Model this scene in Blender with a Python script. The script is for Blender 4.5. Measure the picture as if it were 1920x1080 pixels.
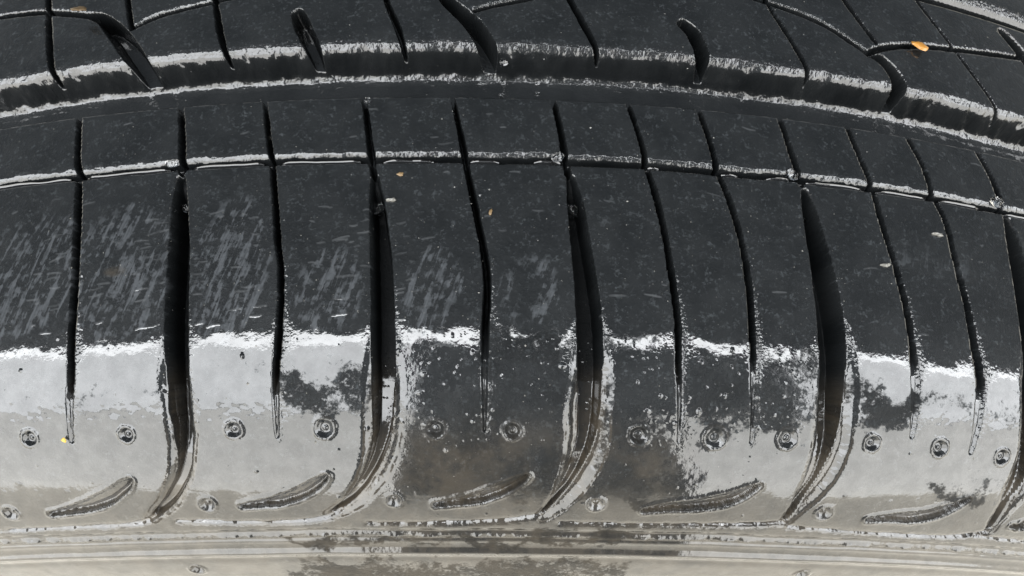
import bpy, math, random
import numpy as np
from mathutils import Matrix, Vector

# ------------------------------------------------------------------ camera, light, exposure
scene = bpy.context.scene
for o in list(bpy.data.objects):
    bpy.data.objects.remove(o)
C = scene.collection
MM = 0.001
RT = 320.0                      # tread radius in mm; the tyre stands on z = 0, its axle runs along Y at z = RT

def look(pitch, yaw, roll):
    cp, sp = math.cos(pitch), math.sin(pitch)
    f = Vector((math.sin(yaw) * cp, math.cos(yaw) * cp, -sp))
    r = Vector((math.cos(yaw), -math.sin(yaw), 0.0)); u = r.cross(f)
    r2 = math.cos(roll) * r + math.sin(roll) * u; u2 = -math.sin(roll) * r + math.cos(roll) * u
    return Matrix((r2, u2, -f)).transposed()

cam = bpy.data.cameras.new('camera'); cam_o = bpy.data.objects.new('camera', cam); C.objects.link(cam_o)
cam.sensor_width = 36.0; cam.lens = 30.0; cam.clip_start = 0.005; cam.clip_end = 100.0
M = look(math.radians(64.401), math.radians(3.634), math.radians(4.179)).to_4x4()
M.translation = (0.0, -0.07627, (432.93 + RT) * MM)
cam_o.matrix_world = M
scene.camera = cam_o

world = bpy.data.worlds.new('World'); scene.world = world; world.use_nodes = True
bg = world.node_tree.nodes['Background']
bg.inputs[0].default_value = (0.80, 0.90, 1.0, 1.0); bg.inputs[1].default_value = 0.2

def area_lamp(name, ang0, ang1, dist, width, radiance, colour, x=0.0):
    """large soft lamp on the -Y side, spanning ang0..ang1 degrees down from straight overhead as seen from the tyre"""
    mid = math.radians((ang0 + ang1) / 2); half = math.radians((ang1 - ang0) / 2)
    h = 2 * dist * math.tan(half)
    l = bpy.data.lights.new(name, 'AREA'); l.shape = 'RECTANGLE'; l.size = width; l.size_y = h
    l.energy = radiance * math.pi * width * h; l.color = colour
    o = bpy.data.objects.new(name, l); C.objects.link(o)
    d = Vector((0, -math.sin(mid), math.cos(mid)))
    z = d; xx = Vector((1, 0, 0)); yy = z.cross(xx)
    m = Matrix((xx, yy, z)).transposed().to_4x4()
    m.translation = Vector((x, -0.03, 0.63)) + d * dist
    o.matrix_world = m
    return o

# an open, bright side of the place: a strip overhead, and a high and a low field left and right of the photographer
DL = 3.6
def field(name, a0, a1, x0, x1, rad, col): area_lamp(name, a0, a1, DL, x1 - x0, rad, col, (x0 + x1) / 2)
COOL, WARM = (0.96, 0.98, 1.0), (1.0, 0.99, 0.95)
field('overhead_light', 2.5, 6.2, -11.0, 11.0, 15.0, COOL)
field('left_high_light', 6.4, 43.0, -11.0, -0.60, 8.6, COOL)
field('left_low_light', 43.5, 99.0, -11.0, -0.62, 5.9, WARM)
field('right_high_light', 6.4, 43.0, 2.7, 11.0, 8.6, COOL)
field('right_low_light', 43.5, 99.0, 1.35, 11.0, 5.9, WARM)

scene.render.engine = 'CYCLES'
vs = scene.view_settings
vs.view_transform = 'Standard'; vs.look = 'None'; vs.gamma = 1.0; vs.exposure = 0.0; vs.use_curve_mapping = False

# ------------------------------------------------------------------ pattern of the tread, in tyre millimetres:
# u along the circumference, t along the cross-section (0 at the narrow groove, + towards the sidewall); third number = width
SIPES = [
    [(-70.8, -13.2, 0.93), (-69.0, -3.6, 1.10), (-68.0, -0.4, 1.18), (-65.8, 11.5, 1.42), (-64.5, 21.4, 1.29), (-63.8, 32.2, 1.18), (-64.1, 37.8, 1.09), (-64.6, 43.4, 0.64)],
    [(-37.7, -12.9, 0.85), (-36.0, -4.8, 0.91), (-34.4, 2.3, 0.97), (-32.5, 13.6, 1.10), (-31.4, 19.7, 1.00), (-31.1, 28.0, 1.06), (-31.4, 34.2, 1.06), (-31.4, 38.9, 0.98), (-31.5, 43.7, 0.58)],
    [(-6.5, -12.7, 0.81), (-5.1, -6.2, 0.88), (-3.8, 0.8, 1.02), (-2.1, 9.3, 1.07), (-0.8, 15.6, 1.13), (-0.2, 21.6, 1.19), (-0.4, 28.1, 1.18), (-0.4, 34.4, 1.09), (-0.3, 42.8, 0.63)],
    [(22.5, -13.0, 0.82), (24.3, -5.5, 0.89), (25.1, 0.0, 0.96), (26.1, 4.3, 1.03), (27.2, 10.9, 1.01), (28.0, 18.8, 1.07), (28.6, 25.6, 1.06), (28.7, 32.8, 0.97), (29.1, 38.2, 0.81), (29.3, 43.8, 0.49)],
    [(34.6, -12.8, 0.84), (36.0, -6.6, 0.91), (37.0, -0.0, 0.98), (38.5, 5.3, 1.06), (39.8, 12.7, 1.04), (40.3, 19.8, 1.10), (40.4, 28.2, 1.09), (40.5, 34.6, 1.00), (40.9, 43.5, 0.51)],
    [(61.6, -13.0, 0.90), (63.3, -5.9, 0.99), (64.4, -0.8, 0.98), (65.1, 6.2, 1.05), (66.3, 13.7, 1.13), (67.2, 20.9, 1.21), (67.6, 26.9, 1.29), (67.8, 32.7, 1.47), (68.0, 41.0, 0.74)],
    [(73.3, -13.5, 0.94), (75.6, -6.8, 1.03), (76.5, -0.6, 1.02), (77.9, 4.3, 1.11), (78.3, 12.2, 1.19), (79.0, 19.6, 1.37), (79.4, 25.7, 1.56), (80.1, 30.8, 1.75), (79.9, 36.8, 1.55), (79.6, 42.8, 0.78)],
]
WT = [
    [(-52.4, -13.5, 1.08), (-51.0, -6.9, 1.14), (-49.8, 0.5, 1.30)],
    [(-21.1, -13.0, 0.91), (-19.9, -6.3, 1.06), (-18.4, 2.3, 1.20)],
    [(10.0, -12.8, 0.90), (11.2, -6.7, 1.06), (12.2, 1.8, 1.19)],
    [(49.0, -13.3, 0.97), (50.4, -5.1, 1.13), (51.3, 0.4, 1.30)],
    [(88.3, -13.0, 1.10), (90.4, -6.9, 1.20), (91.3, -0.0, 1.30)],
]
WIDE = [
    [(-49.8, 1.8, 1.84), (-49.1, 7.2, 2.71), (-48.0, 15.5, 3.52), (-47.3, 24.1, 3.79), (-46.7, 32.2, 3.74), (-46.6, 38.5, 3.40), (-46.5, 44.2, 2.92), (-47.8, 49.6, 2.46), (-51.3, 54.6, 2.17), (-55.1, 57.9, 1.49)],
    [(-18.1, 3.2, 1.71), (-17.4, 8.4, 2.51), (-16.4, 16.5, 3.26), (-15.7, 25.0, 3.50), (-15.4, 32.9, 3.62), (-15.5, 39.1, 3.32), (-16.0, 44.7, 2.88), (-17.9, 49.9, 2.29), (-21.2, 54.7, 1.85), (-24.8, 57.8, 1.38)],
    [(12.7, 2.7, 1.70), (13.4, 7.9, 2.67), (14.2, 16.0, 3.25), (15.0, 24.5, 3.82), (15.3, 32.5, 3.94), (15.4, 38.7, 3.63), (15.1, 44.4, 3.04), (13.6, 49.8, 2.44), (11.5, 54.4, 1.83), (9.6, 57.6, 1.35)],
    [(51.8, 1.9, 1.67), (52.1, 5.8, 2.75), (52.8, 13.3, 3.78), (53.4, 22.2, 4.59), (53.7, 30.5, 4.71), (53.8, 37.0, 4.18), (53.8, 42.8, 3.51), (53.1, 48.2, 2.84), (51.8, 53.5, 2.34), (51.0, 57.7, 1.65)],
    [(91.7, 1.0, 1.94), (91.7, 6.2, 3.20), (91.8, 16.0, 4.70), (91.9, 27.0, 5.55), (92.2, 35.7, 5.12), (92.4, 41.8, 4.32), (91.8, 47.1, 3.51), (91.2, 51.9, 2.71), (91.5, 57.1, 1.90)],
]
CHAM = [
    [(-47.1, 29.0, 3.41), (-47.0, 33.8, 5.10), (-46.5, 39.3, 4.94), (-46.5, 44.2, 4.47), (-48.0, 49.5, 3.86), (-51.7, 54.9, 3.08), (-55.8, 58.3, 2.24)],
    [(-15.6, 29.8, 3.48), (-15.3, 34.4, 5.51), (-15.4, 39.8, 5.54), (-15.7, 44.7, 5.29), (-17.4, 49.9, 4.26), (-20.9, 55.0, 3.21), (-25.3, 58.3, 2.25)],
    [(15.2, 27.7, 4.43), (15.5, 34.0, 6.30), (15.3, 39.5, 6.64), (15.3, 44.4, 6.56), (14.2, 49.7, 5.38), (12.0, 55.0, 3.67), (9.5, 58.6, 2.38)],
    [(53.9, 25.6, 5.27), (54.2, 32.1, 6.63), (54.1, 37.8, 6.63), (54.3, 42.8, 6.68), (53.8, 48.2, 5.70), (52.4, 53.6, 3.62), (51.1, 58.0, 2.39)],
    [(92.5, 23.4, 6.21), (92.4, 30.5, 8.21), (92.3, 36.5, 7.78), (92.4, 41.8, 6.78), (91.8, 47.1, 5.58), (91.5, 52.5, 3.76), (91.7, 57.7, 2.55)],
]
FOOT = [
    [(-54.0, 57.5, 1.29), (-58.5, 59.6, 1.13), (-65.0, 60.2, 0.97), (-75.2, 60.3, 0.90), (-86.2, 60.6, 0.94), (-93.2, 60.9, 0.97)],
    [(-23.4, 57.3, 1.20), (-26.3, 59.0, 1.04), (-30.9, 59.9, 0.88), (-40.1, 60.0, 0.81), (-52.0, 59.4, 0.83)],
    [(8.8, 58.3, 1.19), (4.5, 59.4, 1.02), (-2.6, 60.1, 0.85), (-11.4, 60.5, 0.77), (-19.4, 60.4, 0.78)],
    [(50.7, 58.6, 1.29), (45.4, 59.3, 1.09), (38.0, 59.8, 0.89), (26.0, 60.2, 0.79), (12.5, 60.1, 0.77)],
    [(91.5, 58.3, 1.49), (85.7, 59.9, 1.25), (77.9, 60.4, 1.01), (64.8, 60.2, 0.87), (52.3, 59.6, 0.84)],
]
NOTCH = [
    [(-73.4, 56.6, 0.98), (-69.8, 56.0, 1.55), (-65.4, 55.0, 2.47), (-61.3, 53.4, 2.61), (-58.0, 51.4, 2.01), (-56.5, 50.3, 0.90)],
    [(-39.4, 56.0, 1.06), (-36.1, 55.5, 1.57), (-32.5, 54.8, 2.24), (-28.7, 53.1, 2.37), (-26.1, 51.4, 1.84), (-24.7, 50.3, 0.83)],
    [(-7.8, 55.9, 1.17), (-4.2, 55.2, 1.66), (-0.8, 54.3, 2.32), (2.9, 52.5, 2.30), (5.1, 51.1, 1.63), (6.4, 50.1, 0.81)],
    [(26.0, 56.6, 1.03), (29.6, 55.8, 1.72), (34.8, 55.0, 2.43), (39.0, 53.9, 2.78), (42.0, 52.2, 2.09), (43.8, 50.8, 0.87)],
    [(65.9, 56.7, 1.15), (69.9, 56.0, 1.94), (74.4, 55.6, 2.56), (78.0, 54.4, 2.58), (80.9, 52.7, 1.80), (82.8, 51.1, 0.80)],
]
INNER_SIPE = [
    [(-85.7, -45.5, 0.97), (-83.9, -39.8, 1.06), (-80.8, -29.1, 1.13), (-78.1, -21.2, 0.87)],
    [(-68.1, -41.9, 0.91), (-66.6, -36.5, 0.89), (-64.8, -31.0, 0.86)],
    [(-50.4, -37.9, 0.85), (-49.2, -33.4, 0.94), (-47.6, -27.8, 1.02), (-45.6, -22.0, 0.79)],
    [(-19.4, -35.6, 0.80), (-18.2, -31.9, 0.89), (-16.3, -27.1, 0.96), (-14.6, -21.1, 0.75)],
    [(12.7, -36.4, 0.90), (13.9, -33.0, 0.99), (16.2, -27.5, 1.06), (18.5, -21.6, 0.75)],
    [(49.4, -42.4, 0.76), (50.7, -36.9, 0.74), (53.5, -30.5, 0.84), (56.9, -21.8, 0.71)],
    [(65.1, -45.8, 0.91), (67.1, -40.9, 0.90), (71.4, -33.1, 0.89)],
    [(82.0, -50.2, 0.73), (84.3, -45.0, 0.72), (89.7, -35.9, 0.71), (97.5, -22.0, 0.70)],
]
INNER_SLOT = [
    [(-34.0, -30.7, 2.20), (-32.8, -27.8, 2.57), (-31.0, -23.9, 2.52), (-29.1, -18.8, 2.08)],
    [(33.6, -30.6, 2.00), (35.2, -28.7, 2.39), (36.4, -24.8, 2.36), (37.4, -18.9, 1.92)],
]
INNER_CURVE = [
    [(-74.1, -35.5, 1.13), (-71.1, -34.0, 2.00), (-67.5, -30.2, 2.82), (-63.6, -25.2, 2.95), (-60.7, -20.9, 2.88), (-58.8, -17.9, 2.63)],
    [(-9.8, -35.5, 1.39), (-7.7, -32.6, 1.96), (-4.0, -28.6, 2.50), (-1.4, -24.2, 2.64), (0.1, -20.1, 2.60), (1.0, -17.2, 2.38)],
    [(69.3, -30.1, 1.31), (72.1, -29.0, 1.97), (74.2, -26.1, 2.41), (75.0, -22.4, 2.60), (74.8, -18.5, 2.57)],
    [(104.3, -44.5, 1.79), (106.5, -42.4, 2.56), (108.9, -38.8, 2.81), (110.7, -35.6, 2.81)],
]
INNER_LINE = [
    [(-99.6, -39.8, 0.99), (-94.6, -39.6, 0.98), (-84.7, -38.4, 1.06), (-74.1, -35.5, 1.35)],
    [(-64.8, -31.0, 0.86), (-59.7, -33.2, 0.86), (-49.9, -35.1, 0.84), (-43.2, -36.5, 0.84)],
    [(-3.2, -31.0, 0.78), (0.5, -32.3, 0.78), (7.0, -34.2, 0.69)],
    [(44.3, -39.6, 0.74), (50.4, -38.3, 0.86), (60.6, -35.4, 0.98), (69.3, -30.1, 0.98)],
    [(69.3, -30.1, 1.31), (73.3, -32.3, 1.34), (80.8, -34.5, 1.15), (91.1, -36.2, 1.07), (108.3, -39.1, 1.02)],
]
DIMPLE = [(-71.7, 42.5, 2.3), (-55.3, 42.7, 2.1), (-38.2, 42.4, 2.3), (-24.3, 42.4, 2.7), (-7.6, 42.6, 2.5), (3.9, 42.8, 2.4), (23.1, 43.0, 2.6), (35.1, 43.0, 3.0), (46.8, 42.5, 2.9), (61.2, 42.5, 2.3), (73.5, 42.4, 2.5), (86.0, 43.0, 2.4), (-80.9, 56.0, 2.6), (-45.2, 55.5, 2.5), (-14.6, 55.0, 2.2), (17.9, 55.4, 2.4), (57.1, 55.7, 2.6), (-54.4, 74.0, 2.6)]

def shift(l, du): return [(u + du, t, w) for u, t, w in l]
# the pattern runs on past both ends of the sector
WIDE = [shift(WIDE[0], -36.0)] + WIDE; CHAM = [shift(CHAM[0], -36.0)] + CHAM
WT = [shift(WT[0], -36.0)] + WT; SIPES = SIPES + [shift(SIPES[5], 39.5), shift(SIPES[6], 39.0)]
NOTCH = NOTCH + [shift(NOTCH[1], 135.0)]; FOOT = FOOT + [shift(FOOT[1], 142.0)]
DIMPLE = DIMPLE + [(-90.0, 42.5, 2.3), (98.5, 42.6, 2.5), (112.0, 42.6, 2.5), (97.5, 55.6, 2.5), (62.0, 74.0, 2.4)]

# ------------------------------------------------------------------ cross-section of the tyre
KT = [-62, -30, 0, 12, 24, 33, 42, 50, 60, 75, 95, 115, 140, 165]
KA = [0, .4, 1.5, 3.5, 8, 17, 34, 50, 64, 74, 84, 92, 101, 106.]
tt = np.arange(-62, 165.01, .05); al = np.radians(np.interp(tt, KT, KA))
al = np.convolve(np.pad(al, 60, mode='edge'), np.ones(121) / 121, 'valid')
yy = -np.cumsum(np.cos(al)) * .05; rr = RT - np.cumsum(np.sin(al)) * .05
i0 = int(np.argmin(abs(tt))); yy -= yy[i0]; rr -= rr[i0] - (RT - .3)
YC = yy[0]                                       # axial position of the tread's centre line
def place(u, t, h):
    """tyre coordinates -> metres"""
    a = np.interp(t, tt, al); r = np.interp(t, tt, rr) + h * np.cos(a); y = np.interp(t, tt, yy) - h * np.sin(a)
    p = u / RT
    return np.stack([r * np.sin(p), y, r * np.cos(p) + RT], -1) * MM

# ------------------------------------------------------------------ relief of the sector in view
U0, U1, T0, T1 = -106.0, 124.0, -60.0, 90.0
ua = np.arange(U0, U1 + .01, .19); ta = np.arange(T0, T1 + .01, .16)
NU, NT = len(ua), len(ta)
Ug, Tg = np.meshgrid(ua, ta, indexing='ij')

def vnoise(x, y, seed):
    rs = np.random.RandomState(seed); g = rs.rand(256, 256)
    xi = np.floor(x).astype(int); yi = np.floor(y).astype(int); fx = x - xi; fy = y - yi
    fx = fx * fx * (3 - 2 * fx); fy = fy * fy * (3 - 2 * fy)
    a = g[xi & 255, yi & 255]; b = g[(xi + 1) & 255, yi & 255]; c = g[xi & 255, (yi + 1) & 255]; d = g[(xi + 1) & 255, (yi + 1) & 255]
    return (a * (1 - fx) + b * fx) * (1 - fy) + (c * (1 - fx) + d * fx) * fy
def fbm(x, y, seed, n=3):
    return sum(vnoise(x * 2 ** k, y * 2 ** k, seed + k) * .5 ** k for k in range(n)) / (2 - .5 ** (n - 1))
def sst(a, b, x):
    q = np.clip((x - a) / (b - a), 0, 1); return q * q * (3 - 2 * q)

H = np.zeros((NU, NT)); EDGE = np.zeros((NU, NT)); INW = np.zeros((NU, NT), bool); CREST = np.zeros((NU, NT))   # CREST: rims that stand out of the water film
def window(l, pad):
    us = [q[0] for q in l]; ts = [q[1] for q in l]
    i = slice(max(0, int((min(us) - pad - U0) / .19)), max(0, min(NU, int((max(us) + pad - U0) / .19) + 2)))
    j = slice(max(0, int((min(ts) - pad - T0) / .16)), max(0, min(NT, int((max(ts) + pad - T0) / .16) + 2)))
    return i, j
def dense(l, n=6):
    """smooth the polyline (Catmull-Rom)"""
    p = np.array(l, float); p = np.vstack([2 * p[0] - p[1], p, 2 * p[-1] - p[-2]]); out = []
    for k in range(1, len(p) - 2):
        for s in np.linspace(0, 1, n, endpoint=False):
            a, b, c, d = p[k - 1], p[k], p[k + 1], p[k + 2]
            out.append(.5 * (2 * b + (c - a) * s + (2 * a - 5 * b + 4 * c - d) * s * s + (3 * b - a - 3 * c + d) * s ** 3))
    out.append(p[-2]); return np.array(out)
def dist(l, i, j):
    """signed distance (mm) to a stroke of varying width, and how far along the stroke (0..1)"""
    P = dense(l); X, Y = Ug[i, j], Tg[i, j]; best = np.full(X.shape, 1e9); along = np.zeros(X.shape); n = len(P) - 1
    for k in range(n):
        a, b = P[k], P[k + 1]; e = b[:2] - a[:2]; L = max(e @ e, 1e-9)
        s = np.clip(((X - a[0]) * e[0] + (Y - a[1]) * e[1]) / L, 0, 1)
        d = np.hypot(X - a[0] - s * e[0], Y - a[1] - s * e[1]) - (a[2] + s * (b[2] - a[2])) / 2
        m = d < best; best = np.where(m, d, best); along = np.where(m, (k + s) / n, along)
    return best, along
def field_u(l, ts):
    """u of a stroke at section position t, held constant past its ends"""
    p = sorted([(t, u) for u, t, w in l]); return np.interp(ts, [q[0] for q in p], [q[1] for q in p])

def carve(l, depth, wall=.3, lip=.06, rnd=.5, pad=4.0, edge=1.0, wobble=.12, seed=0, depth_fn=None, inside=False, right=False, crest=0.0):
    i, j = window(l, pad)
    if i.stop - i.start < 2 or j.stop - j.start < 2: return
    d, s = dist(l, i, j)
    if wobble: d = d + (fbm(Ug[i, j] / 1.6, Tg[i, j] / 1.6, 900 + seed) - .5) * 2 * wobble
    dp = depth if depth_fn is None else depth * depth_fn(s)
    cut = dp * sst(0, wall, -d) + lip * np.clip(1 - d / rnd, 0, 1) ** 2 * (d > 0) + lip * (d <= 0)
    H[i, j] = np.minimum(H[i, j], -cut)
    if right: edge = edge * np.where(Ug[i, j] > field_u(l, Tg[i, j]), 1.0, .2) * sst(2, 24, Tg[i, j])
    EDGE[i, j] = np.maximum(EDGE[i, j], edge * np.exp(-np.where(d > 0, d / .55, -d / .25)))
    if inside: INW[i, j] |= d < .05
    if crest: CREST[i, j] = np.maximum(CREST[i, j], crest * np.exp(-((d - .1) / .22) ** 2) * sst(38, 43, Tg[i, j]))

# broad unevenness of worn rubber and of the water film on it
H += (fbm(Ug / 9, Tg / 9, 11, 3) - .5) * .12 + (fbm(Ug / 3.2, Tg / 3.2, 31, 3) - .5) * .05
wav = sst(32.5, 36, Tg) * sst(46, 41, Tg); H += wav * ((fbm(Ug / 1.9, Tg / 1.5, 33, 3) - .5) * .13 * sst(.35, .65, fbm(Ug / 12, Tg / 6, 35)))
# wide main groove (far wall, floor with a soft foot, near wall), second groove further in
tw = Tg + (fbm(Ug / 6, Tg / 6, 41) - .5) * .7 + (fbm(Ug / 1.7, Tg / 1.2, 42, 2) - .5) * .55
MAIN_T = [-70, -25.8, -24.6, -23.8, -23.0, -22.7, -22.4, -21.5, -21.2, -20.6, -19.6, -17.5, -13.2, -12.75, -12.45, -12.1, 99]
MAIN_H = [0, 0, -.08, -.26, -.85, -1.35, -2.1, -5.0, -5.5, -6.0, -6.22, -6.35, -6.4, -6.2, -.12, 0, 0]
H += np.interp(np.where(Tg < -15, tw, Tg), MAIN_T, MAIN_H)
EDGE = np.maximum(EDGE, .42 * np.exp(-((Tg + 23.6) / 1.1) ** 2)); EDGE = np.maximum(EDGE, .35 * np.exp(-((Tg + 20.8) / .9) ** 2))
H += np.interp(Tg, [-99, -53, -51.5, -50.3, -49.6, -48.6, -47.9, -46.7, -46.4, 99], [0, 0, -.1, -.7, -1.6, -4, -4.6, -4.6, -.1, 0])
EDGE = np.maximum(EDGE, .9 * np.exp(-((Tg + 51) / 1.1) ** 2))
# narrow groove
tn = Tg + (fbm(Ug / 8, Ug * 0, 43) - .5) * .45; tn = np.where(tn < -.9, np.minimum(tn + (fbm(Ug / 1.4, Tg / .9, 44, 2) - .5) * .5, -.9), tn)
NAR = np.interp(tn, [-99, -2.5, -1.8, -1.3, -.95, -.75, .15, .3, .55, 99], [0, 0, -.08, -.33, -.75, -2.0, -2.0, -.1, 0, 0])
H += NAR
EDGE = np.maximum(EDGE, .35 * np.exp(-((tn + 1.25) / .7) ** 2))

INNER_SLOT = [[(u, t, w * 1.2) for u, t, w in l] for l in INNER_SLOT]; INNER_CURVE = [[(u, t, w * 1.3) for u, t, w in l] for l in INNER_CURVE]
INNER_SIPE = [[(u, t, w * 1.15) for u, t, w in l] for l in INNER_SIPE]
for k, l in enumerate(SIPES): carve(l, 3.4, .28, .05, .55, seed=k, wobble=.10, edge=.7, right=True, depth_fn=lambda s: 1 - .86 * sst(.66, .86, s))
for k, l in enumerate(WT): carve(l, 3.0, .3, .05, .5, seed=20 + k, edge=.25)
for k, l in enumerate(CHAM): carve(l, .95, 1.5, .16, .9, seed=40 + k, wobble=.22, edge=.22, crest=.9, depth_fn=lambda s: sst(0, .25, s) * (1 - .55 * sst(.6, 1, s)), inside=True)
for k, l in enumerate(WIDE): carve(l, 5.2, .6, .07, .8, seed=60 + k, wobble=.07, edge=.35, right=True, crest=.6, depth_fn=lambda s: (1 - .68 * sst(.5, .85, s)) * (.35 + .65 * sst(.0, .12, s)), inside=True)
for k, l in enumerate(FOOT): carve(l, .6, .5, .18, 1.3, seed=80 + k, wobble=.3, edge=.15, crest=.45)
for k, l in enumerate(INNER_SIPE): carve(l, 3.2, .28, .10, .7, seed=100 + k, edge=.4)
for k, l in enumerate(INNER_LINE): carve(l, 2.2, .35, .34, 1.1, seed=120 + k, edge=.6)
for k, l in enumerate(INNER_SLOT): carve(l, 4.6, .7, .10, .7, seed=130 + k, edge=.5)
for k, l in enumerate(INNER_CURVE): carve(l, 5.2, .8, .12, .8, seed=140 + k, edge=.6)
# comma notches: a shallow slope from above, a steep lower wall
NID = np.full((NU, NT), -1); DID = np.full((NU, NT), -1)
for k, l in enumerate(NOTCH):
    i, j = window(l, 4.0)
    if i.stop - i.start < 2: continue
    d, s = dist(l, i, j); d = d + (fbm(Ug[i, j] / 1.5, Tg[i, j] / 1.5, 300 + k) - .5) * .3
    c = np.interp(Ug[i, j], [q[0] for q in l], [q[1] for q in l]); w = np.interp(Ug[i, j], [q[0] for q in l], [q[2] for q in l])
    v = np.clip((Tg[i, j] - c) / w + .5, 0, 1)                          # 0 upper rim .. 1 lower rim
    cut = sst(0, .30, -d) * (.08 + .62 * np.clip(v / .85, 0, 1) + .35 * sst(.55, .85, v)) - .20 * np.exp(-((d - .35) / .30) ** 2)
    H[i, j] -= cut; EDGE[i, j] = np.maximum(EDGE[i, j], .7 * np.exp(-np.abs(d) / .4))
    CREST[i, j] = np.maximum(CREST[i, j], .6 * np.exp(-((d - .28) / .25) ** 2))
    NID[i, j] = np.where(d < .2, k, NID[i, j])
for k, (u, t, w) in enumerate(DIMPLE):
    i, j = window([(u, t)], 3.0)
    if i.stop - i.start < 2: continue
    w *= 1.2
    d = np.hypot(Ug[i, j] - u, (Tg[i, j] - t)) + (fbm(Ug[i, j] / 1.0, Tg[i, j] / 1.0, 400 + k) - .5) * .35; r = w / 2
    H[i, j] += -.65 * (1 - sst(r * .3, r * .9, d)) + .17 * np.exp(-((d - r * 1.0) / .28) ** 2) + .35 * np.exp(-((d / (r * .3)) ** 2))
    EDGE[i, j] = np.maximum(EDGE[i, j], .5 * np.exp(-np.abs(d - r) / .3)); CREST[i, j] = np.maximum(CREST[i, j], .3 * np.exp(-((d - r * 1.1) / .2) ** 2)); DID[i, j] = np.where(d < r * 1.05, k, DID[i, j])
# lines moulded in the sidewall: a broken beaded line, a step and a round rib
wv = (fbm(Ug / 14, Ug * 0, 51) - .5) * .5
bead = np.clip(fbm(Ug / 1.3, Tg / 3, 52, 2) * 1.8 - .55, 0, 1)
H += (.10 + .38 * bead) * np.exp(-((Tg + wv - 63.3) / .42) ** 2) - .25 * np.exp(-((Tg + wv - 64.4) / .5) ** 2) - .15 * np.exp(-((Tg + wv - 62.2) / .5) ** 2)
H += (fbm(Ug / 9, Tg / 5, 54, 2) - .5) * .09 * sst(61, 65, Tg)
H += .55 * np.exp(-((Tg + wv * .5 - 68.2) / 1.0) ** 2) - .12 * np.exp(-((Tg - 70.4) / .9) ** 2) - .10 * sst(65, 66, Tg)
EDGE = np.maximum(EDGE, .3 * np.exp(-((Tg + wv - 63.5) / .7) ** 2))
# short cracks and scratches across the shoulder
SCR = np.zeros((NU, NT)); rs = random.Random(5)
for k in range(130):
    if k < 85: w0 = rs.choice(WIDE[1:3] + SIPES[:2]); u = field_u(w0, np.array([18.]))[0] + rs.choice((-1, -1, 1)) * rs.uniform(2.5, 7); t = rs.uniform(8, 27)
    else: u = rs.uniform(-85, 95); t = rs.uniform(-10, 27)
    L = rs.uniform(.6, 2.6); a = rs.gauss(-.12 if u < 0 else .05, .12); b = rs.uniform(-.15, .15)
    l = [(u - L / 2, t - L / 2 * math.sin(a), .04), (u, t + b, .12), (u + L / 2, t + L / 2 * math.sin(a), .04)]
    i, j = window(l, 1.0)
    if i.stop - i.start < 3 or j.stop - j.start < 3: continue
    d, s = dist(l, i, j); m = sst(.16, -.05, d); ok = H[i, j] > -.3
    SCR[i, j] = np.maximum(SCR[i, j], m * rs.uniform(.3, 1) * ok); H[i, j] += .03 * m * ok

SCR = np.maximum(SCR, .35 * np.exp(-((Tg + 12.25) / .14) ** 2) * sst(.35, .6, fbm(Ug / 3, Tg, 58)) * (H > -.3))
# small water bubbles and specks standing on the wet shoulder
BUB = np.zeros((NU, NT))
for k in range(850):
    q = rs.random()
    if q < .25: u, t = rs.uniform(-90, 110), rs.uniform(27, 60)
    elif q < .7: u, t = rs.uniform(-16, 54), rs.uniform(28.5, 46)
    else:
        l = rs.choice(SIPES + WIDE); a = rs.choice(l[3:]); u, t = a[0] + a[2] / 2 + abs(rs.gauss(.2, .5)), a[1] + rs.uniform(-4, 4)
    r = min(.7, .10 + rs.expovariate(16)); i, j = window([(u, t)], r * 1.6)
    if i.stop - i.start < 2 or j.stop - j.start < 2: continue
    e = rs.uniform(.6, 1.7); d = np.hypot((Ug[i, j] - u) * e, Tg[i, j] - t) / r
    c = np.clip(1 - d * d, 0, 1)
    H[i, j] += .42 * r * c ** .8; BUB[i, j] = np.maximum(BUB[i, j], np.clip(c * 4, 0, 1))

def blobs(spec):
    f = np.zeros((NU, NT))
    for u, t, ru, rt, s in spec: f = np.maximum(f, s * np.clip(1.6 * (1 - ((Ug - u) / ru) ** 2 - ((Tg - t) / rt) ** 2), 0, 1))
    return f
# film left out on the shoulder, partly to paint in the photographer's dark reflection (patches stop at the grooves)
rag1 = (fbm(Ug / 5.5, Tg / 5.5, 61, 4) - .5) * 2.2
def patch(u0, u1, t0, t1, s, soft=2.2):
    uu = Ug + (fbm(Ug / 6, Tg / 6, 71, 4) - .5) * 13; t2 = Tg + (fbm(Ug / 5, Tg / 5, 72, 4) - .5) * 9
    return s * sst(u0 - soft, u0 + soft, uu) * sst(u1 + soft, u1 - soft, uu) * sst(t0 - soft, t0 + soft, t2) * sst(t1 + soft, t1 - soft, t2)
DRY_REFL = np.zeros((NU, NT))
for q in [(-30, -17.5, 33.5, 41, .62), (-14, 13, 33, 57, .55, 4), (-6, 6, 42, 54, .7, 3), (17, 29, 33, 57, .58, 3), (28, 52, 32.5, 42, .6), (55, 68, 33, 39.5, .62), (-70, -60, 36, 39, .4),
          (-34, 34, 63.8, 66.6, .75), (-36, 30, 71, 84, .66, 3), (74, 87, 47.5, 52, .6), (66, 88, 33, 38, .4), (-90, -20, 33, 38, .3), (85, 104, 42, 52, .3), (1, 12, 27, 34, .8, 1.5), (38, 54, 28, 33.5, .52, 1.5), (-14, 30, 28, 33, .42, 1.5)]:  # closing patches break up the overhead strip's reflection
    DRY_REFL = np.maximum(DRY_REFL, patch(*q))
DRY_REFL = DRY_REFL * (1 - .9 * np.exp(-((Ug - 7.6) / .8) ** 2) * sst(40, 42, Tg) * sst(57, 53, Tg))       # a run of water down the central patch
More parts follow.
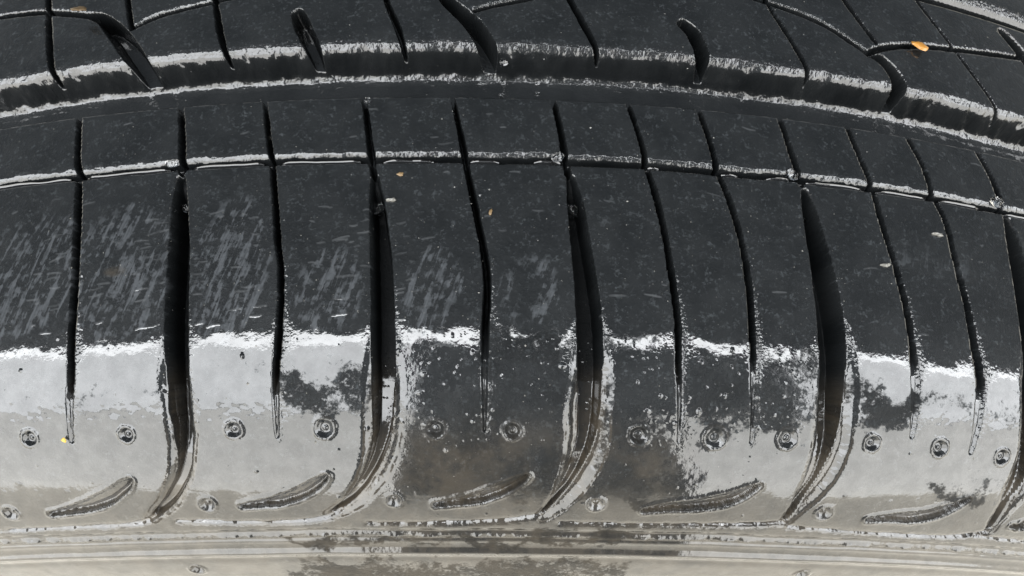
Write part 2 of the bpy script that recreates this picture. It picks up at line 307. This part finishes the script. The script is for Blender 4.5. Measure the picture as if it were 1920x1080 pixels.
DRY_REFL = np.where(DRY_REFL > .02, np.clip(DRY_REFL + rag1 * .5 * np.clip(DRY_REFL, 0, .6), 0, 1.2), 0)
DRY_REFL = np.maximum(DRY_REFL, .95 * CREST * sst(.3, .55, fbm(Ug / 2.2, Tg / 2.2, 67, 3)))
DRY_REFL = np.maximum(DRY_REFL, sst(.5, 1.3, -H) * sst(38, 33, Tg) * (Tg > -.5))          # film left off deep groove walls, so they come out darker
DRY_REFL = DRY_REFL * (1 - .95 * BUB)
SCUFF = blobs([(-72, 17, 13, 13, .9), (-57, 18, 10, 15, 1), (-40, 18, 8, 15, .9), (-24, 22, 7, 9, .8), (-8, 22, 6, 10, .7), (6, 22, 6, 8, .6), (22, 14, 8, 14, .28), (45, 15, 8, 14, .22), (72, 16, 14, 14, .3), (-30, -6, 60, 6, .2)])
SILT_REFL = np.clip(sst(44, 66, Tg) * .55 + sst(.3, 1.5, -H) * sst(30, 42, Tg) * .9 + sst(.5, 1.2, -H) * sst(50, 58, Tg) * .5, 0, 1)
SILT_REFL = np.maximum(SILT_REFL, .5 * sst(38, 48, Tg) * sst(-22, -8, Ug) * sst(36, 24, Ug) * sst(.25, .6, fbm(Ug / 7, Tg / 7, 66, 4))); SILT_REFL = np.maximum(SILT_REFL, .8 * np.clip(1 - ((Ug + 58.2) / 2.2) ** 2 - ((Tg - 17.4) / 1.0) ** 2, 0, 1))  # brown central field put in for the photographer's reflection, plus one tan stain
SILT_REFL = np.maximum(SILT_REFL, .8 * CREST)
SILT_REFL = np.clip(SILT_REFL + .35 * np.exp(-((-H - .5) / .3) ** 2) * sst(46, 54, Tg), 0, 1)

# ------------------------------------------------------------------ materials
def nodes_of(m):
    m.use_nodes = True; nt = m.node_tree; nt.nodes.clear(); return nt
class NB:
    def __init__(s, nt): s.nt = nt
    def n(s, typ, **kw):
        x = s.nt.nodes.new(typ)
        for k, v in kw.items(): setattr(x, k, v)
        return x
    def link(s, a, b): s.nt.links.new(a, b)
    def val(s, sock, v):
        if hasattr(v, 'is_output') or isinstance(v, bpy.types.NodeSocket): s.link(v, sock)
        else: sock.default_value = v
    def math(s, op, a, b=0.0, c=0.0, clamp=False):
        x = s.n('ShaderNodeMath', operation=op, use_clamp=clamp)
        for k, v in enumerate((a, b, c)): s.val(x.inputs[k], v)
        return x.outputs[0]
    def sm(s, x, a, b, lo=0.0, hi=1.0):
        r = s.n('ShaderNodeMapRange', interpolation_type='SMOOTHSTEP'); s.val(r.inputs[0], x)
        for k, v in zip((1, 2, 3, 4), (a, b, lo, hi)): s.val(r.inputs[k], v)
        return r.outputs[0]
    def attr(s, name): return s.n('ShaderNodeAttribute', attribute_name=name)
    def noise(s, vec, scale, detail=2.0, rough=.5, dist=0.0):
        x = s.n('ShaderNodeTexNoise'); s.link(vec, x.inputs['Vector']); x.inputs['Scale'].default_value = scale
        x.inputs['Detail'].default_value = detail; x.inputs['Roughness'].default_value = rough; x.inputs['Distortion'].default_value = dist
        return x.outputs[0]
    def mapv(s, vec, rot=0.0, scale=(1, 1, 1), loc=(0, 0, 0)):
        x = s.n('ShaderNodeMapping'); s.link(vec, x.inputs[0]); x.inputs['Rotation'].default_value = (0, 0, rot); x.inputs['Scale'].default_value = scale; x.inputs['Location'].default_value = loc
        return x.outputs[0]
    def mix(s, f, a, b):
        x = s.n('ShaderNodeMix', data_type='RGBA'); s.val(x.inputs[0], f); s.val(x.inputs[6], a); s.val(x.inputs[7], b); return x.outputs[2]
    def bump(s, h, strength, distance, normal=None):
        x = s.n('ShaderNodeBump'); s.val(x.inputs['Height'], h); s.val(x.inputs['Strength'], strength); s.val(x.inputs['Distance'], distance)
        if normal is not None: s.link(normal, x.inputs['Normal'])
        return x.outputs[0]

def rubber_material(name, plain=False):
    m = bpy.data.materials.new(name); nt = nodes_of(m); b = NB(nt)
    out = b.n('ShaderNodeOutputMaterial'); P = b.n('ShaderNodeBsdfPrincipled'); b.link(P.outputs[0], out.inputs[0])
    v = b.attr('tyre_mm').outputs['Vector']
    if plain:
        g = b.n('ShaderNodeTexCoord').outputs['Object']; v = b.mapv(g, scale=(1000, 1000, 1000))
        zero = b.math('MULTIPLY', b.noise(v, .1), 0.0); film = scuff = silt_refl = edge = scr = deep = rib = zero
    else:
        film, scuff, silt_refl, edge, scr, deep, rib = [b.attr(k).outputs['Fac'] for k in ('dry_refl', 'scuff', 'silt_refl', 'edge', 'scratch', 'deep', 'rib')]
    n_fine = b.noise(v, 1.9, 4, .7); n_mid = b.noise(v, .75, 4, .62); n_big = b.sm(b.noise(v, .13, 4, .6), .32, .68)
    streak = b.noise(b.mapv(b.mapv(v, rot=math.radians(-17)), scale=(.95, .13, 1)), 1.0, 4, .6, .4)
    # pale rubbed patches: slanting strokes on the worn shoulder
    st = b.math('MULTIPLY', b.sm(b.math('ADD', b.math('MULTIPLY', streak, 1.0), b.math('MULTIPLY', b.math('SUBTRACT', n_mid, .5), .6)), .48, .62), b.sm(b.math('ADD', scuff, b.math('MULTIPLY', b.math('SUBTRACT', n_big, .5), .5)), .38, .75))
    lines = b.noise(b.mapv(b.mapv(v, rot=math.radians(-17)), scale=(4.0, .25, 1)), 1.0, 2, .5)
    st = b.math('MULTIPLY', st, b.math('MULTIPLY', b.sm(n_fine, .22, .45), b.sm(lines, .36, .52, .45, 1.0)))
    mott = b.sm(b.math('ADD', n_mid, b.math('MULTIPLY', b.math('SUBTRACT', n_fine, .5), 1.1)), .50, .85)
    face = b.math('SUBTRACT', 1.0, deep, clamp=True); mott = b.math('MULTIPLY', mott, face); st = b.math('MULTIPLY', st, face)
    col = b.mix(n_big, (.0045, .0052, .0057, 1), (.0088, .0097, .0103, 1))
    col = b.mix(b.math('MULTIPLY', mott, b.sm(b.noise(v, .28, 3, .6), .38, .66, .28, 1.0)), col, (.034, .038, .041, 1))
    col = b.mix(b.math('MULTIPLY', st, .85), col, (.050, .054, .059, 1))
    col = b.mix(b.math('MULTIPLY', scr, .42), col, (.11, .115, .12, 1))
    sl = b.math('MULTIPLY', silt_refl, b.sm(b.math('ADD', n_mid, b.math('MULTIPLY', n_big, .5)), .45, .95, .35, 1.0))
    col = b.mix(b.math('MULTIPLY', sl, .75), col, (.050, .040, .028, 1))
    P.inputs['Base Color'].default_value = (0, 0, 0, 1); b.link(col, P.inputs['Base Color'])
    P.inputs['Roughness'].default_value = .40; P.inputs['Specular IOR Level'].default_value = .09
    # water film: breaks up at ragged borders
    rag = b.math('ADD', b.math('MULTIPLY', b.math('SUBTRACT', n_mid, .5), 1.1), b.math('MULTIPLY', b.math('SUBTRACT', n_fine, .5), .8))
    dry_refl = b.sm(b.math('ADD', film, rag), .36, .64)
    wet = b.math('SUBTRACT', 1.0, dry_refl)
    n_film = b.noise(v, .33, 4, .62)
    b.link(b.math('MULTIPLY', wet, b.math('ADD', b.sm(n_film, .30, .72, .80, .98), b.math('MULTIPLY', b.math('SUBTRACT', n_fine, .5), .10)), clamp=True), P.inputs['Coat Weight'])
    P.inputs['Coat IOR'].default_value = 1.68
    b.link(b.math('MULTIPLY_ADD', dry_refl, .2, b.math('ADD', b.sm(n_film, .35, .75, .02, .07), b.math('MULTIPLY', rib, .12))), P.inputs['Coat Roughness'])
    grain = b.math('ADD', b.math('MULTIPLY', b.noise(v, 6.0, 3, .6), .6), n_fine)
    nb = b.bump(b.math('ADD', grain, b.math('MULTIPLY', n_mid, .7)), .5, .00018)
    b.link(nb, P.inputs['Normal'])
    cn = b.bump(b.math('ADD', n_mid, b.math('MULTIPLY', n_fine, .25)), b.math('MULTIPLY_ADD', edge, .5, .025), .0003)
    cn = b.bump(b.noise(v, 1.7, 1.5, .5), b.math('MULTIPLY_ADD', edge, .95, .015), .00045, cn)
    b.link(cn, P.inputs['Coat Normal'])
    return m
RUB = rubber_material('wet_worn_rubber'); RUBP = rubber_material('dark_rubber', True)

def simple(name, col, rough=.5, spec=.5, coat=0.0, var=.3, scale=900, trans=0.0, ior=1.45):
    m = bpy.data.materials.new(name); nt = nodes_of(m); b = NB(nt)
    out = b.n('ShaderNodeOutputMaterial'); P = b.n('ShaderNodeBsdfPrincipled'); b.link(P.outputs[0], out.inputs[0])
    g = b.n('ShaderNodeTexCoord').outputs['Object']; nz = b.noise(g, scale, 3, .6)
    c2 = tuple(x * (1 - var) for x in col[:3]) + (1,)
    b.link(b.mix(nz, c2, tuple(col[:3]) + (1,)), P.inputs['Base Color'])
    P.inputs['Roughness'].default_value = rough; P.inputs['Specular IOR Level'].default_value = spec
    P.inputs['Coat Weight'].default_value = coat; P.inputs['Coat Roughness'].default_value = .05
    P.inputs['Transmission Weight'].default_value = trans; P.inputs['IOR'].default_value = ior
    if not trans: b.link(b.bump(nz, .4, .0002), P.inputs['Normal'])
    return m

# ------------------------------------------------------------------ ground the tyre stands on
def tag(o, label=None, cat=None, group=None, kind=None):
    for k, v in (('label', label), ('category', cat), ('group', group), ('kind', kind)):
        if v: o[k] = v
    return o
def mesh_obj(name, verts, faces, mat, parent=None, smooth=True):
    me = bpy.data.meshes.new(name); me.from_pydata([tuple(map(float, v)) for v in verts], [], [tuple(map(int, f)) for f in faces])
    me.materials.append(mat)
    if smooth: me.polygons.foreach_set('use_smooth', [True] * len(me.polygons))
    o = bpy.data.objects.new(name, me); C.objects.link(o)
    if parent is not None: o.parent = parent; o.matrix_parent_inverse = parent.matrix_world.inverted()
    return o
GM = simple('wet_concrete', (.84, .78, .67, 1), .5, .5, 0, .25, 14)
tag(mesh_obj('ground', [(-14, -14, 0), (14, -14, 0), (14, 14, 0), (-14, 14, 0)], [(0, 1, 2, 3)], GM, None, False), kind='structure')

# ------------------------------------------------------------------ the tyre
tyre = bpy.data.objects.new('tyre', None); tyre.empty_display_size = .1; C.objects.link(tyre)
tag(tyre, 'worn black rubber car tyre, wet with muddy rainwater, its tread and shoulder filling the view', 'tyre')

# region of every face of the relief
fu = (ua[:-1] + ua[1:]) / 2; ft = (ta[:-1] + ta[1:]) / 2
FU, FT = np.meshgrid(fu, ft, indexing='ij')
REG = np.zeros(FU.shape, int); names = {}; parents = {}
def reg(mask, name, parent=None):
    k = len(names) + 1; names[k] = name; parents[k] = parent; REG[mask] = k; return k
foot_t = np.interp(fu, np.array(sorted(q[0] for l in FOOT for q in l)), np.array([q[1] for q in sorted((q for l in FOOT for q in l))]))
foot_t = np.maximum(np.convolve(np.pad(foot_t, 30, mode='edge'), np.ones(61) / 61, 'valid'), 60.0) + .6
SIDE = FT > foot_t[:, None]
SHO = (FT > .3) & ~SIDE; NARR = (FT > -.7) & (FT <= .3); RIB = (FT > -12.6) & (FT <= -.7); MAING = (FT > -22.4) & (FT <= -12.6)
INN = (FT > -46.5) & (FT <= -22.4); ING = (FT > -50) & (FT <= -46.5); CEN = FT <= -50
side = reg(SIDE, 'sidewall'); reg(SIDE & (FT > 66.6) & (FT < 69.9), 'sidewall_rib', side); reg(SIDE & (FT > 62.3) & (FT < 64.2), 'moulding_line', side)
reg(NARR, 'narrow_groove'); reg(MAING, 'main_groove'); reg(ING, 'main_groove'); reg(CEN, 'centre_rib')
def split(mask, seps, name):
    """cut a rib into its blocks along the separators"""
    idx = np.zeros(FU.shape, int)
    for l in seps: idx += FU > field_u(l, ft)[None, :]
    ids = []
    for k in range(len(seps) + 1):
        m = mask & (idx == k)
        ids.append(reg(m, name) if m.sum() > 300 else None)
    return idx, ids
split(RIB, sorted(SIPES + WT, key=lambda l: l[0][0]), 'rib_block')
inner = [INNER_SIPE[0], INNER_SIPE[1][:-1] + INNER_CURVE[0][2:], INNER_SIPE[2], INNER_SIPE[3], INNER_CURVE[1], INNER_SIPE[4], INNER_SIPE[5], INNER_SIPE[6][:-1] + INNER_CURVE[2][1:], INNER_SIPE[7]]
split(INN, inner, 'inner_rib_block')
bidx, bids = split(SHO, WIDE, 'shoulder_block')
lugs = (FT < 43.6) & SHO
lidx = np.zeros(FU.shape, int); allsep = sorted(SIPES + WIDE, key=lambda l: field_u(l, np.array([20.]))[0])
for l in allsep: lidx += FU > field_u(l, ft)[None, :]
fin = lambda G: G[:-1, :-1]
for k in range(len(allsep) + 1):
    m = lugs & (lidx == k)
    if m.sum() < 300: continue
    p = bids[np.bincount(bidx[m]).argmax()]
    reg(m, 'lug', p)
DF, NF, WF = fin(DID), fin(NID), fin(INW)
for k in range(len(DIMPLE)):
    m = (DF == k)
    if m.sum() > 20: reg(m, 'dimple', side if DIMPLE[k][1] > 62 else bids[np.bincount(bidx[m]).argmax()])
for k in range(len(NOTCH)):
    m = (NF == k) & SHO
    if m.sum() > 20: reg(m, 'comma_notch', bids[np.bincount(bidx[m]).argmax()])
near = np.argmin(np.stack([abs(FU - field_u(l, ft)[None, :]) for l in WIDE]), 0)
for k in range(len(WIDE)):
    m = WF & SHO & (near == k)
    if m.sum() > 100: reg(m, 'lateral_groove')

POS = place(Ug, Tg, H)
dU = np.gradient(POS, axis=0); dT = np.gradient(POS, axis=1)
NOR = np.cross(dT, dU); NOR /= np.linalg.norm(NOR, axis=-1, keepdims=True)
if NOR[NU // 2, NT // 4, 2] < 0: NOR = -NOR
VID = np.arange(NU * NT).reshape(NU, NT)
QUADS = np.stack([VID[:-1, :-1], VID[:-1, 1:], VID[1:, 1:], VID[1:, :-1]], -1).reshape(-1, 4)
RIBE = np.clip(np.exp(-((Tg + 23.6) / 1.3) ** 2) + np.exp(-((Tg + 20.8) / 1.1) ** 2) + np.exp(-((tn + 1.25) / .8) ** 2), 0, 1)   # worn, finely roughened rib edges
flat = dict(rib=RIBE, deep=sst(.25, .9, -H), dry_refl=DRY_REFL, scuff=SCUFF, silt_refl=SILT_REFL, edge=EDGE, scratch=SCR)
Pf = POS.reshape(-1, 3); Nf = NOR.reshape(-1, 3); Rf = REG.reshape(-1)
TYM = np.stack([Ug, Tg, np.zeros_like(Ug)], -1).reshape(-1, 3)
# orientation
q0 = QUADS[len(QUADS) // 2]; fn = np.cross(Pf[q0[1]] - Pf[q0[0]], Pf[q0[2]] - Pf[q0[0]])
if fn @ Nf[q0[0]] < 0: QUADS = QUADS[:, ::-1]
order = np.argsort(Rf, kind='stable'); bounds = np.searchsorted(Rf[order], np.arange(len(names) + 2))
made = {}
def grid_part(name, quads, parent):
    used, inv = np.unique(quads, return_inverse=True); inv = inv.reshape(-1).astype(np.int32); nf = len(quads)
    me = bpy.data.meshes.new(name); me.vertices.add(len(used)); me.vertices.foreach_set('co', Pf[used].astype(np.float32).ravel())
    me.loops.add(nf * 4); me.loops.foreach_set('vertex_index', inv)
    me.polygons.add(nf); me.polygons.foreach_set('loop_start', np.arange(0, nf * 4, 4, dtype=np.int32))
    me.update(calc_edges=True)
    me.polygons.foreach_set('use_smooth', np.ones(nf, bool))
    for k, g in flat.items():
        a = me.attributes.new(k, 'FLOAT', 'POINT'); a.data.foreach_set('value', g.reshape(-1)[used].astype(np.float32))
    a = me.attributes.new('tyre_mm', 'FLOAT_VECTOR', 'POINT'); a.data.foreach_set('vector', TYM[used].astype(np.float32).ravel())
    me.normals_split_custom_set_from_vertices(Nf[used].astype(np.float32))
    me.materials.append(RUB)
    o = bpy.data.objects.new(name, me); C.objects.link(o); o.parent = parent
    return o
for level in (0, 1):
    for k, nm in names.items():
        if (parents[k] is None) != (level == 0): continue
        qs = QUADS[order[bounds[k]:bounds[k + 1]]]
        if len(qs) < 4: continue
        made[k] = grid_part(nm, qs, tyre if level == 0 else made.get(parents[k], tyre))

# the rest of the tyre round the wheel: outer skin with its ribs, far half mirrored, beads and inner liner
def ring_part():
    tl = np.concatenate([np.arange(-62, 90.1, 1.0), np.arange(92, 165.1, 4.0)])
    depth = np.interp(tl, MAIN_T, MAIN_H) + np.interp(tl, [-99, -50.5, -49, -46.8, -46.2, 99], [0, 0, -4.6, -4.6, 0, 0])
    depth = np.clip(depth, -6.3, 0)
    NA = 540; ang = np.arange(NA) * 2 * math.pi / NA
    sec = []                                        # (axial y, radius) once round the section
    a = np.interp(tl, tt, al); r = np.interp(tl, tt, rr); y = np.interp(tl, tt, yy)
    near_pts = [(y[i] - depth[i] * math.sin(a[i]), r[i] + depth[i] * math.cos(a[i]), tl[i]) for i in range(len(tl))]
    far_pts = [(2 * YC - p[0], p[1], 999) for p in near_pts[1:]]
    inner = [(y[i] + 11 * math.sin(a[i]), r[i] - 13 * math.cos(a[i]), 998) for i in range(0, len(tl), 6)]
    inner_far = [(2 * YC - p[0], p[1], 998) for p in inner[1:]]
    sec = far_pts[::-1] + near_pts + inner[::-1] + inner_far
    ns = len(sec); V = []; F = []
    lat = (np.arange(NA) % 9 < 1)
    for i in range(NA):
        c, s = math.cos(ang[i]), math.sin(ang[i])
        for (yv, rv, tv) in sec:
            r2 = rv - (3.0 if lat[i] and (2 < tv < 50) else 0.0)
            V.append((r2 * s * MM, yv * MM, (r2 * c + RT) * MM))
    a0, a1 = U0 / RT, U1 / RT
    for i in range(NA):
        i2 = (i + 1) % NA
        am = ang[i] + math.pi / NA; am = am - 2 * math.pi if am > math.pi else am
        for j in range(ns):
            j2 = (j + 1) % ns
            tv, tv2 = sec[j][2], sec[j2][2]
            if a0 + .012 < am < a1 - .012 and T0 <= tv and tv2 <= T1 and tv < 200 and tv2 < 200: continue
            F.append((i * ns + j, i * ns + j2, i2 * ns + j2, i2 * ns + j))
    return mesh_obj('carcass', V, F, RUBP, tyre)
ring_part()

# ------------------------------------------------------------------ small things lying on the tyre
def spot(u, t, off=0.0):
    """point on the relief, with a frame: along the circumference, along the section, outward"""
    i = int(np.clip((u - U0) / .19, 0, NU - 1)); j = int(np.clip((t - T0) / .16, 0, NT - 1))
    i1, i2, j1, j2 = max(i - 3, 0), min(i + 4, NU), max(j - 3, 0), min(j + 4, NT)
    h = float(H[i, j])
    p = place(np.array(u), np.array(t), np.array(h + off)); e = place(np.array(u + .5), np.array(t), np.array(h + off)); f = place(np.array(u), np.array(t + .5), np.array(h + off))
    ex = Vector(e - p).normalized(); ey = Vector(f - p).normalized(); ez = ex.cross(ey)
    if ez.z < 0: ez = -ez
    return Vector(p), ex, ey, ez
def lump(name, u, t, su, st, sh, mat, seed, label, cat, group=None, rough=.25, off=0.0, n=14, m=8, flatbase=True, rot=0.0):
    """a rounded irregular grain or drop resting on the rubber"""
    p, ex, ey, ez = spot(u, t, off); r = random.Random(seed); ph = [r.uniform(0, 6.28) for _ in range(6)]
    V = []; F = []
    for a in range(m + 1):
        th = math.pi * a / m
        for b in range(n):
            f = 2 * math.pi * b / n
            k = 1 + rough * (.5 * math.sin(2 * f + ph[0]) + .3 * math.sin(3 * f + ph[1] + th) + .3 * math.sin(5 * f + ph[2] + 2 * th) + .2 * math.sin(3 * th + ph[3]))
            x, y, z = k * math.sin(th) * math.cos(f), k * math.sin(th) * math.sin(f), k * math.cos(th)
            if flatbase: z = z if z > -.35 else -.35
            x, y = x * math.cos(rot) - y * math.sin(rot), x * math.sin(rot) + y * math.cos(rot) if not rot else x * math.sin(rot) + y * math.cos(rot)
            V.append((x * su * MM, y * st * MM, z * sh * MM))
    for a in range(m):
        for b in range(n): F.append((a * n + b, (a + 1) * n + b, (a + 1) * n + (b + 1) % n, a * n + (b + 1) % n))
    o = mesh_obj(name, V, F, mat)
    mw = Matrix((ex, ey, ez)).transposed().to_4x4(); mw.translation = p + ez * (.3 * sh * MM); o.matrix_world = mw
    return tag(o, label, cat, group)
WATER = simple('clear_water', (1, 1, 1, 1), .02, .5, 0, 0, 10, 1.0, 1.33)
ORANGE = simple('orange_leaf', (.42, .19, .03, 1), .45, .5, .4, .45, 700)
TAN = simple('tan_leaf', (.10, .065, .03, 1), .5, .4, .3, .5, 700)
STRAW = simple('straw', (.17, .11, .05, 1), .5, .4, .2, .3, 900)
YELLOW = simple('yellow_petal', (.45, .30, .04, 1), .5, .4, .2, .3, 900)
SAND = simple('pale_sand', (.14, .135, .12, 1), .4, .5, .6, .5, 2500)
def flake(name, u, t, L, W, th, mat, seed, label, cat, off=.1, tilt=0.0, rot=0.0, curl=.15):
    p, ex, ey, ez = spot(u, t, off); r = random.Random(seed); n = 18; ring = []
    for k in range(n):
        a = 2 * math.pi * k / n; q = 1 + r.uniform(-.22, .22)
        ring.append((q * L / 2 * math.cos(a), q * W / 2 * math.sin(a) * (1 + .3 * math.cos(a))))
    V = []; F = []
    for s in (1, -1):
        V.append((0, 0, (s * th / 2 + .12 * W * .5)))
        for rad in (.55, 1.0):
            for x, y in ring: V.append((x * rad, y * rad, s * th / 2 * (1.0 if rad < 1 else .5) + curl * rad * rad * math.sin(3 * x / L + seed) * W * .4 + r.uniform(-.04, .04) * W))
    B = 1 + 2 * n
    for s in (0, 1):
        o = s * B
        for k in range(n):
            k2 = (k + 1) % n
            F.append((o, o + 1 + k, o + 1 + k2)); F.append((o + 1 + k, o + 1 + n + k, o + 1 + n + k2, o + 1 + k2))
    for k in range(n): F.append((1 + n + k, B + 1 + n + k, B + 1 + n + (k + 1) % n, 1 + n + (k + 1) % n))
    V = [tuple(x * MM for x in v) for v in V]
    o = mesh_obj(name, V, F, mat)
    mw = Matrix((ex, ey, ez)).transposed().to_4x4() @ Matrix.Rotation(rot, 4, 'Z') @ Matrix.Rotation(tilt, 4, 'X'); mw.translation = p + ez * off * MM; o.matrix_world = mw
    return tag(o, label, cat)
flake('leaf_fragment', 80.6, -33.9, 3.1, 2.2, .6, ORANGE, 5, 'small orange scrap of leaf wedged in the curved tread groove at the upper right', 'leaf', off=.6, tilt=.25, rot=.1)
flake('leaf_fragment', -74.2, -34.6, 3.4, 1.6, .4, TAN, 8, 'dull tan scrap of leaf lying in the curved groove at the upper left', 'leaf', off=1.4, tilt=.4, rot=.2)
flake('straw_chip', -14.2, 2.5, 1.0, .65, .2, STRAW, 11, 'pale tan chip just below the narrow groove, near the middle', 'debris', off=.1)
flake('straw_chip', 0.1, 9.1, .45, 1.2, .2, STRAW, 12, 'thin orange-tan splinter beside the middle shoulder sipe', 'debris', off=.1, rot=.2)
flake('petal_chip', -65.5, 42.9, .9, .7, .2, YELLOW, 13, 'tiny bright yellow chip at the foot of the leftmost sipe', 'debris', off=.25)
drops = [(8.1, -20.4, .50, 'upper water drop of three on the far wall of the main groove'), (8.1, -18.2, .42, 'middle water drop of three below one another in the main groove'), (8.0, -15.8, .62, 'lowest and largest water drop of the three in the main groove'),
         (2.0, -22.0, .75, 'water drop on the rib edge just right of the middle curved groove'), (2.0, -20.2, .5, 'small water drop below the rib edge by the middle curved groove'), (1.7, -17.6, .5, 'water drop at the foot of the middle curved groove')]
for k, (u, t, r, lab) in enumerate(drops):
    lump('water_drop', u, t, r, r, r * .8, WATER, 40 + k, lab, 'water drop', 'water drops in the main groove', .08)
beads = [(-51.7, -1.3, 1.0, 'water bead on the narrow groove beside the leftmost wide groove'), (10.7, -1.3, 1.0, 'water bead on the narrow groove above the third wide groove'), (50.0, -1.4, 1.1, 'water bead on the narrow groove above the fourth wide groove'), (89.9, -1.9, 1.2, 'large water bead at the right end of the narrow groove'),
         (-49.0, 5.6, 1.15, 'water bead at the head of the leftmost wide groove'), (-17.8, 7.0, 1.15, 'water bead at the head of the second wide groove'), (13.2, 6.6, 1.15, 'water bead at the head of the third wide groove'), (51.9, 5.2, 1.15, 'water bead at the head of the fourth wide groove'),
         (-20.3, -11.7, .6, 'small water bead at the top of the second wide groove, by the main groove')]
for k, (u, t, r, lab) in enumerate(beads):
    lump('water_bead', u, t, r, r * .9, r * .55, WATER, 60 + k, lab, 'water drop', 'water beads caught in the grooves', .3, off=(1.5 if 4 <= k <= 7 else .05))
for k, (u, t, a, b2, lab) in enumerate([(-15.3, 7.1, .7, .4, 'pale wet grit crumb beside the second wide groove'), (64.4, 13.6, .9, .35, 'pale crumb stuck at the sipe right of the fourth wide groove'), (75.5, 6.7, 1.0, .4, 'pale crumb stuck at the rightmost shoulder sipe'), (-36.6, -7.5, .5, .6, 'tan grit crumb in the second sipe of the inner rib')]):
    lump('grit_crumb', u, t, a, b2, .35, SAND, 80 + k, lab, 'grit', None, .5)

# fine sand sprinkled over the wet rubber
def sand():
    r = random.Random(9); V = []; F = []
    base = [(1, 0, 0), (0, 1, 0), (-1, 0, 0), (0, -1, 0), (0, 0, 1), (0, 0, -1)]
    tri = [(0, 1, 4), (1, 2, 4), (2, 3, 4), (3, 0, 4), (1, 0, 5), (2, 1, 5), (3, 2, 5), (0, 3, 5)]
    for k in range(2200):
        q = r.random()
        if q < .5: u, t = r.uniform(-100, 118), r.uniform(-45, 60)
        elif q < .75:
            l = r.choice(WIDE + SIPES); a = r.choice(l); u, t = a[0] + r.choice((-1, 1)) * (a[2] / 2 + abs(r.gauss(.3, .5))), a[1] + r.uniform(-4, 4)
        else: u, t = r.gauss(-10, 50), r.uniform(5, 45)
        p, ex, ey, ez = spot(u, t); s = min(.24, .03 + r.expovariate(38))
        o = len(V)
        for b3 in base:
            w = Vector((b3[0] * s * r.uniform(.6, 1.4), b3[1] * s * r.uniform(.6, 1.4), b3[2] * s * r.uniform(.5, .9))) * MM
            V.append(p + ex * w.x + ey * w.y + ez * w.z)
        F += [tuple(o + i for i in f) for f in tri]
    return mesh_obj('sand', V, F, SAND, None, False)
tag(sand(), 'fine pale sand grains sprinkled over the wet tread', 'sand', None, 'stuff')

# rainwater lying in the narrow groove, drawn up along its walls
def groove_water():
    V = []; F = []; cs = np.linspace(0, 1, 9); n = len(cs)
    for a0, a1 in [(-100, -70), (-67.2, -52.2), (-48.6, -36.4), (-33.8, -20.6), (-17.2, -9.0), (-3.2, 1.5), (7.0, 11.4), (25.6, 27.5), (38.0, 41.0), (46.0, 50.0), (53.0, 63.5), (66.0, 76.0), (78.5, 87.0), (92.5, 104.0), (106.0, 117.0)]:
        o = len(V); us = np.arange(a0, a1, .35)
        for u in us:
            w = (fbm(np.array([u / 8]), np.array([0.0]), 43)[0] - .5) * .45; e = max(0.0, 1 - min(u - a0, a1 - u) / 1.6)
            lvl = -.98 + .5 * (fbm(np.array([u / 5]), np.array([3.0]), 77)[0] - .5) - .5 * e * e
            for c in cs: V.append(place(np.array(u), np.array(-.80 + 1.06 * c - w), np.array(lvl + .24 * (1 - c) ** 12 + .10 * c ** 6)))
        for a in range(len(us) - 1):
            for b in range(n - 1): F.append((o + a * n + b, o + a * n + b + 1, o + (a + 1) * n + b + 1, o + (a + 1) * n + b))
    return mesh_obj('groove_water', V, F, GW)
GW = simple('dark_groove_water', (.006, .006, .006, 1), .03, .5, 1.0, 0, 10)
tag(groove_water(), 'thin line of rainwater lying in the narrow groove round the tread', 'water', None, 'stuff')
